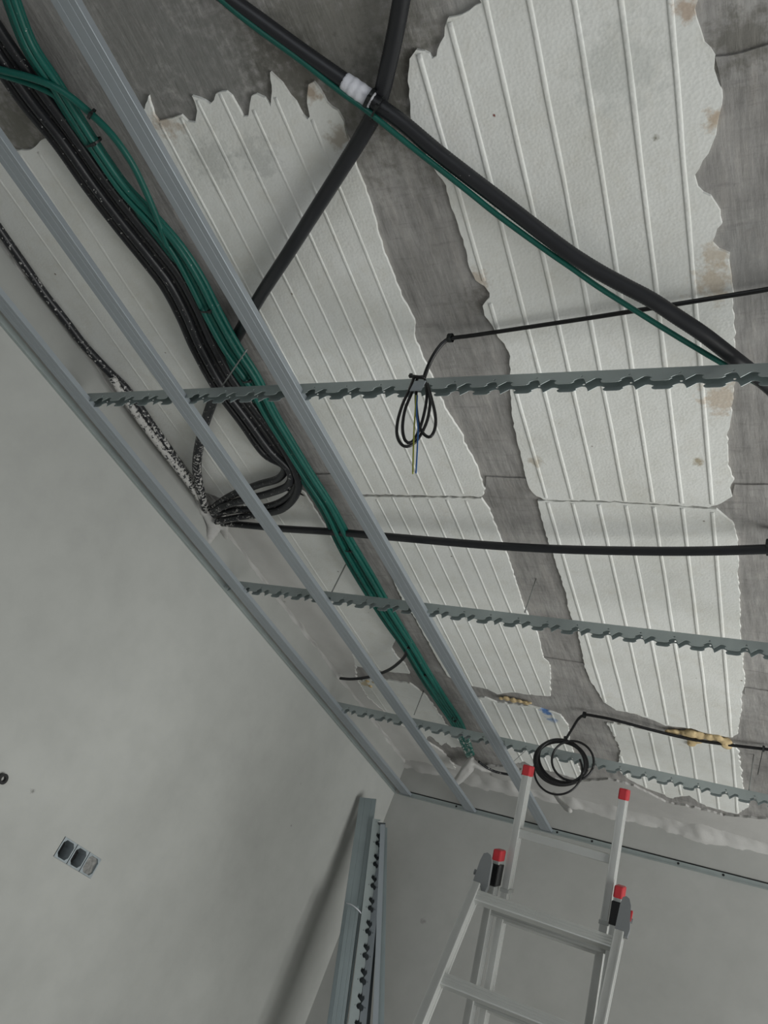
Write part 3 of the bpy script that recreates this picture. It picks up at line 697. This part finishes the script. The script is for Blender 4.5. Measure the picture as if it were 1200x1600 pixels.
# toothed runners
TOOTH = [(0, 0), (.13, .0075), (.17, .0098), (.22, .0105), (.28, .0095), (.31, .0082), (.345, .0074), (.315, .0056), (.30, .0036), (.33, .0010), (.38, 0), (.62, 0), (.68, .0010), (.735, .0040), (.705, .0058), (.735, .0076), (.78, .0095), (.83, .0108), (.90, .0104), (.94, .0080), (1, 0)]
def runner_mesh(pitch, n, h, w, name):
    bm = bmesh.new()
    k_ = h / .039
    def tile(y, x0):
        lo = [(x0 + u * pitch, z * k_) for u, z in TOOTH]
        out = [Vector((x, z * 1.5, 0)) for x, z in lo] + [Vector((x0 + pitch, h, 0)), Vector((x0, h, 0))]
        hole = [Vector((x0 + pitch * .86 + .0030 * math.cos(a), .0225 * k_ + .0024 * math.sin(a), 0)) for a in [i * math.pi / 4 for i in range(8)]][::-1]
        allp = out + hole; vs = [bm.verts.new((p.x, y, p.y)) for p in allp]
        for t in tessellate_polygon([out, hole]): bm.faces.new([vs[i] for i in t])
    for i in range(n):
        tile(0, i * pitch); tile(w, i * pitch)
    L = n * pitch
    bm.faces.new([bm.verts.new(q) for q in ((0, 0, h), (L, 0, h), (L, w, h), (0, w, h))])
    bmesh.ops.remove_doubles(bm, verts=bm.verts, dist=.0002)
    me = bpy.data.meshes.new(name); bm.to_mesh(me); bm.free(); return me
def runner(yu, xref, pitch, x_end, label, ang=0, h=.039, z=None):
    """xref: x (m) of one V tip; the runner starts near x_end"""
    k = math.floor((xref - x_end) / pitch); x0 = xref - k * pitch; n = int((XR - x0) / pitch) 
    me = runner_mesh(pitch, n, h, .023, 'toothed_runner')
    o = link('toothed_runner', me, MGALVD); md = o.modifiers.new('sheet', 'SOLIDIFY'); md.thickness = .0009; md.offset = 0
    zz = (ZG + .003) if z is None else z
    o.rotation_euler = (0, 0, ang); yy = yu * S - math.tan(ang) * (xref - x0)
    o.location = (x0, yy, zz)
    return setp(o, label, 'runner', 'toothed steel runners')
v1 = at_y(840, 612, YT1).x; v2 = at_y(1114, 1018, YT2).x
v3 = at_z(1094, 1226, ZG + .006).x
runner(YT1 / S, v1, .0773 * S, xw(YT1) - .002, 'nearest toothed steel runner, with the small coil hanging from it')
runner(YT2 / S, v2, .0735 * S, xw(YT2) - .002, 'middle toothed steel runner below the level black conduit')
runner(2.36, v3, .0735 * S, xw(2.3 * S) + .035, 'farthest toothed steel runner, behind the round cable coil', ang=.030)

# hanger wires from the slab to the runners
def wire(a, b, r, label, mat=MWIRE, name='hanger_wire'):
    P = [a, a.lerp(b, .5), b]; me = tube_mesh(name, P, r, 0, 7, step=.05)
    o = link(name, me, mat); shift(o, a); setp(o, label, 'wire', 'hanger wires'); return o
def hanger(bx, by, y, label, r=.0026):
    b = at_y(bx, by, y); a = Vector((b.x, b.y, ZS - .001)); return wire(a, b, r, label)
hanger(820, 957, YT2 + .004, 'steel hanger wire on the middle runner over the concrete beam')
hanger(517, 928, YT2 + .004, 'steel hanger wire on the middle runner left of the green bundle')
h3 = hanger(647, 1117, 2.335 * S + .01, 'steel hanger wire on the farthest runner left of the green bundle', .0022)
hanger(1170, 1238, 2.37 * S, 'steel hanger wire on the farthest runner at the right edge', .0024)
b_ = at_y(346, 605, YT1 + .005); a_ = at_z(386, 546, 2.690); wire(b_, a_, .0020, 'bent bright steel wire end crossing the green bundle')
b_ = at_y(1183, 1209, 2.30 * S); wire(at_z(1193, 1166, 2.768), at_z(1184, 1210, 2.70), .0014, 'short dark wire dangling from the feed cable at the right edge', MTIE)
wire(at_z(800, 1192, 2.66), at_z(832, 1163, 2.66), .0012, 'thin pale wire poking out beside the round coil')

# ------------------------------------------------------------------ triple switch box in the left wall
bx = empty('triple_switch_box', (xw(byc.y), byc.y, byc.z), 'open grey triple switch box sunk in the left wall', 'switch box')
bm = bmesh.new(); nz = Vector((1, 0, 0))
cellw = 2 * HY / 3
for k in range(3):
    cy = y0 + cellw * (k + .5); cx = xw(cy)
    bm = bmesh.new()
    hw, hh, t_ = cellw / 2 - .001, HZ - .0005, .005
    def loop(a, b, dx): return [bm.verts.new((cx + dx - bx.location.x, cy + p * a - bx.location.y, byc.z + q * b - bx.location.z)) for p, q in ((-1, -.6), (-.6, -1), (.6, -1), (1, -.6), (1, .6), (.6, 1), (-.6, 1), (-1, .6))]
    def rect(a, b, dx): return [bm.verts.new((cx + dx - bx.location.x, cy + p * a - bx.location.y, byc.z + q * b - bx.location.z)) for p, q in ((-1, -.6), (-1, -1), (1, -1), (1, -.6), (1, .6), (1, 1), (-1, 1), (-1, .6))]
    A_ = rect(hw, hh, .0015); B_ = loop(hw - t_, hh - t_, .0015); C_ = loop(hw - t_, hh - t_, -.045)
    for i in range(8):
        j = (i + 1) % 8
        bm.faces.new((A_[i], A_[j], B_[j], B_[i])); bm.faces.new((B_[i], B_[j], C_[j], C_[i]))
    o = obj('box_frame', bm, MBOX, bx)
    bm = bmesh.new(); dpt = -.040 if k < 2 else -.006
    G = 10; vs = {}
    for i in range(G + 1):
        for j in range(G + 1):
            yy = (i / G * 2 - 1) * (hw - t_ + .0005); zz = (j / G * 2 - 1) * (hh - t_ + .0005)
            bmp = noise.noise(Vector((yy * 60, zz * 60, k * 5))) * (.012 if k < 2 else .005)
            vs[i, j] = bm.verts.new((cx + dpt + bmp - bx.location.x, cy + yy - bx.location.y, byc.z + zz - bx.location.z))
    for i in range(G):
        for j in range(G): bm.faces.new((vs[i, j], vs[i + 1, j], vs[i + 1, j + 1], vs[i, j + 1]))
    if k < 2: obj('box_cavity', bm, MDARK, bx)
    else: obj('box_filling', bm, simple('spattered_filling', (.22, .22, .21), .8, 0, .8, 110), bx)['label'] = 'plaster clogging the third cell'
# black cable end poking out of the wall at the left edge
cw = at_wall(2, 1216); st_ = empty('cable_stub', cw, 'small ring of black conduit poking out of the left wall at the photo edge', 'conduit')
bm = bmesh.new(); rows = []
for i in range(24):
    a = 2 * math.pi * i / 24; ca, sa = math.cos(a), math.sin(a)
    rows.append([bm.verts.new((dx, ca * r_, sa * r_)) for dx, r_ in ((-.005, .016), (.012, .016), (.012, .008), (-.005, .008))])
for i in range(24):
    p, q = rows[i], rows[(i + 1) % 24]
    for k in range(4): bm.faces.new((p[k], p[(k + 1) % 4], q[(k + 1) % 4], q[k]))
obj('conduit_end', bm, MBLK2, st_)
bm = bmesh.new(); bmesh.ops.create_uvsphere(bm, u_segments=12, v_segments=8, radius=.009, matrix=Matrix.Scale(.5, 4, Vector((1, 0, 0)))); obj('plug', bm, MWALL, st_, True)

# ------------------------------------------------------------------ spare profiles leaning in the corner
def lean(top, bot, yt, sec, label, mat, name='spare_profile', rot=0, teeth=None, yb=None):
    """top, bot: pixels of the centre line; the foot is on the floor in the plane y"""
    T = at_y(*top, yt); t = 1.0
    while t < 12:
        p = (top[0] + (bot[0] - top[0]) * t, top[1] + (bot[1] - top[1]) * t); Bp = at_y(*p, yt)
        if Bp.z <= .002: break
        t += .002
    if yb is not None: Bp.y = yb
    d = (T - Bp).normalized(); view = (CAM - (T + Bp) / 2).normalized()
    sd = d.cross(view).normalized(); up = sd.cross(d).normalized()
    c, s = math.cos(rot), math.sin(rot); sd, up = sd * c + up * s, up * c - sd * s
    if teeth:
        me = teeth; M = Matrix((( d.x, sd.x, up.x, Bp.x), (d.y, sd.y, up.y, Bp.y), (d.z, sd.z, up.z, Bp.z), (0, 0, 0, 1)))
        o = link(name, me, mat); o.matrix_world = M
        md = o.modifiers.new('sheet', 'SOLIDIFY'); md.thickness = .0009; md.offset = 0
    else:
        o = sweep(name, sec, Bp, T, sd, up, mat); shift(o, Bp)
    return setp(o, label, 'profile', 'spare profiles in the corner')
yl = 2.77 * S
def tcr(w, h): return [(s, -u) for s, u in tc(w, h)]
lean((575,1247), (526,1600), yl, tcr(.082, .02), 'wide spare steel profile leaning leftmost in the corner', MGALVL, rot=.10)
lean((552,1415), (527,1600), yl - .05, tcr(.052, .014), 'shorter spare profile leaning in front of the wide one', MGALVL, rot=.10)
def lean_runner(top, bot, yt, zleft, label, mat, h=.036):
    T = at_y(*top, yt); t = 1.0
    while t < 12:
        Bp = at_y(top[0] + (bot[0] - top[0]) * t, top[1] + (bot[1] - top[1]) * t, yt)
        if Bp.z <= .002: break
        t += .002
    d = (T - Bp).normalized(); view = (CAM - (T + Bp) / 2).normalized(); right = d.cross(view).normalized(); fr = right.cross(d).normalized()
    if fr.dot(view) < 0: fr = -fr
    zz = -right if zleft else right; yy = -fr
    me = runner_mesh(.098, int((T - Bp).length / .098), h, .012, 'spare_runner')
    x = d if zz.cross(d).dot(yy) > 0 else d
    o = link('spare_runner', me, mat)
    o.matrix_world = Matrix(((d.x, yy.x, zz.x, Bp.x), (d.y, yy.y, zz.y, Bp.y), (d.z, yy.z, zz.z, Bp.z), (0, 0, 0, 1)))
    md = o.modifiers.new('sheet', 'SOLIDIFY'); md.thickness = .0009; md.offset = 0
    return setp(o, label, 'profile', 'spare profiles in the corner')
lean_runner((597,1272), (560,1600), yl + .01, True, 'toothed spare runner with teeth pointing right in the corner bundle', MGALVD, .042)
lean_runner((594,1285), (561,1600), yl + .02, False, 'toothed spare runner with teeth pointing left in the corner bundle', MGALV, .030)
lean((593,1285), (567,1600), yl + .06, [(-.040, 0), (.030, 0)], 'dark flat strip standing in for the shaded gap behind the toothed runners', MGAPSHADE)  # dark sheet stands in for the shaded gap between the leaning pieces
lean((598,1288), (586.5,1600), yl + .0, [(-.011, -.02), (-.011, 0), (.011, 0), (.011, -.02)], 'pale narrow spare channel, rightmost of the leaning bundle', MGALV)
lean((600,1293), (594,1600), yl + .055, [(-.016, -.02), (-.016, 0), (.016, 0), (.016, -.02)], 'dark spare channel standing behind the leaning bundle', MGALVL)
bm = bmesh.new()   # tie wire round the wide profile
tw = [at_y(541, 1411, yl - .075), at_y(550, 1414, yl - .085), at_y(560, 1422, yl - .075), at_y(564, 1427, yl - .03)]
o = link('tie_wire', tube_mesh('tie_wire', tw, .0028, 0, 7), MWHT); shift(o, tw[0]); setp(o, 'short pale wire tying the leaning profiles together', 'wire')

# ------------------------------------------------------------------ ladder
lad = empty('combination_ladder', (-.9, 3.2, 0), 'aluminium three-part ladder with red end caps by the far wall', 'ladder')
def ladpart(name, bm, mat, label=None, parent=None):
    o = obj(name, bm, mat, None)
    o.parent = parent or lad; o.data.transform(Matrix.Translation(-lad.location))
    if label: o['label'] = label
    return o
def frame(th, ph):
    u = Vector((math.cos(th), math.sin(th), 0)); n = Vector((-math.sin(th), math.cos(th), 0)); d = n * math.sin(ph) + Z * math.cos(ph); return u, n, d
def stile(bm, T, B, u, hw, hd):
    """hollow-looking ladder stile: box with two raised flanges"""
    d = (T - B).normalized(); nn = d.cross(u).normalized(); u2 = nn.cross(d).normalized(); c = (T + B) / 2; h = (T - B) / 2
    box(bm, c, h, u2 * hw * .80, nn * hd, .0015)
    for s in (-1, 1): box(bm, c + nn * s * (hd - .006), h, u2 * hw, nn * .006, .0015)
    return nn, u2
def section(Pc, th, ph, w, wl, r0, nr, sp, flare=0, hd=.030, hw=.0125, mat=MALU, caps=True, rungh=.015):
    u, n, d = frame(th, ph); nn = d.cross(u).normalized()
    L = (Pc.z - .03) / d.z
    ends = []
    for s in (-1, 1):
        dd = (d - u * s * flare)
        T = Pc + u * s * w / 2; B = T - dd * L; bm = bmesh.new(); stile(bm, T, B, u, hw, hd); st = ladpart('stile', bm, mat)
        bm = bmesh.new(); box(bm, B - dd * .012, dd * .018, u * (hw + .003), nn * (hd + .003), .003); ladpart('foot', bm, MBLACKT, 'black rubber foot', st)
        if caps:
            bm = bmesh.new(); box(bm, T + dd * .006, dd * .019, u * (hw + .0025), nn * (hd + .0025), .005); ladpart('end_cap', bm, MRED, 'red plastic end cap', st)
        ends.append((T, dd, st))
    for i in range(nr):
        q = r0 + sp * i
        if q > L: break
        a = Pc - u * w / 2 - (d + u * flare) * q; b = Pc + u * w / 2 - (d - u * flare) * q
        h = (b - a) / 2; ax = h.normalized(); bm = bmesh.new()
        c = (a + b) / 2
        box(bm, c, h, d * rungh, nn * .015, .003)
        for s in (-1, 1):
            for t in (-.5, 0, .5): box(bm, c + nn * s * .0155 + d * rungh * t, h * .995, d * .0015, nn * .0010)
        ladpart('rung', bm, mat)
    return u, n, d, nn, ends
th = math.radians(3.7); ph = math.radians(-22)
Pu = Vector((-.857, 2.744, 2.393))
u, n, d, nn, e1 = section(Pu, th, ph, .34, 0, .207, 8, .28, hd=.026)
P2 = Pu - n * .05 - d * .317 + u * .002
u2, n2, d2, nn2, e2 = section(P2, th, ph, .414, 0, .170, 7, .28, hd=.026, mat=MALUD)
for T, dd, st in e2:
    bm = bmesh.new(); box(bm, T - dd * .058, dd * .036, u * .0165, nn * .031, .004); ladpart('tape_wrap', bm, MBLACKT, 'black tape wound around the post', st)
# guide brackets where the upper section slides
for T, dd, st in e1:
    bm = bmesh.new(); box(bm, T - dd * .40, dd * .006, u * .016, nn * .029, .001); ladpart('guide', bm, MALUD, None, st)
thf = math.radians(6.5); phf = math.radians(14)
Pf0 = Vector((-.838, 2.71, 1.925))
u_, n_, d_ = frame(thf, phf)
Pf = Pf0 + d_ * .035
uf, nf, df, nnf, e3 = section(Pf, thf, phf, .46, 0, .035, 7, .28, flare=.022, hd=.028, hw=.014, mat=MALU, caps=False, rungh=.018)
# grey hinge plates joining front leg and middle section
def hinge(top, bot, wtop, wbot, y, label, side):
    A = at_y(*top, y); B = at_y(*bot, y); ax = (A - B); L = ax.length; ax.normalize(); bm = bmesh.new()
    vu = u_ ; thick = n_ * .012
    ring_ = []
    prof = [(-wbot, 0), (-wbot * .9, .25 * L), (-wtop * .9, .75 * L), (-wtop * .6, .95 * L), (0, L), (wtop * .6, .96 * L), (wtop, .8 * L), (wbot, .2 * L), (wbot * .8, 0)]
    f1 = [bm.verts.new(B + vu * a + ax * b - thick) for a, b in prof]; f2 = [bm.verts.new(B + vu * a + ax * b + thick) for a, b in prof]
    bm.faces.new(f1); bm.faces.new(f2[::-1]); k = len(prof)
    for i in range(k): bm.faces.new((f1[i], f1[(i + 1) % k], f2[(i + 1) % k], f2[i]))
    o = ladpart('hinge_plate', bm, MGREYP, label)
    bm = bmesh.new(); c = B + ax * L * .45 + u_ * side * (wtop + .004) 
    bmesh.ops.create_cone(bm, cap_ends=True, segments=14, radius1=.009, radius2=.007, depth=.012, matrix=Matrix.Translation(c) @ Vector((0, 0, 1)).rotation_difference(u_).to_matrix().to_4x4())
    ladpart('bolt', bm, MGREYP, None, o)
    return o
hinge((763,1334), (748,1394), .021, .027, 2.72, 'grey plastic hinge plate on the left post', -1)
hr = hinge((979,1402), (971,1463), .017, .022, 2.76, 'grey plastic hinge plate on the right post', 1)
bm = bmesh.new(); box(bm, at_y(986, 1432, 2.76), Z * .016, u_ * .003, n_ * .008, .001); ladpart('latch', bm, MRED, 'small red latch beside the right hinge', hr)
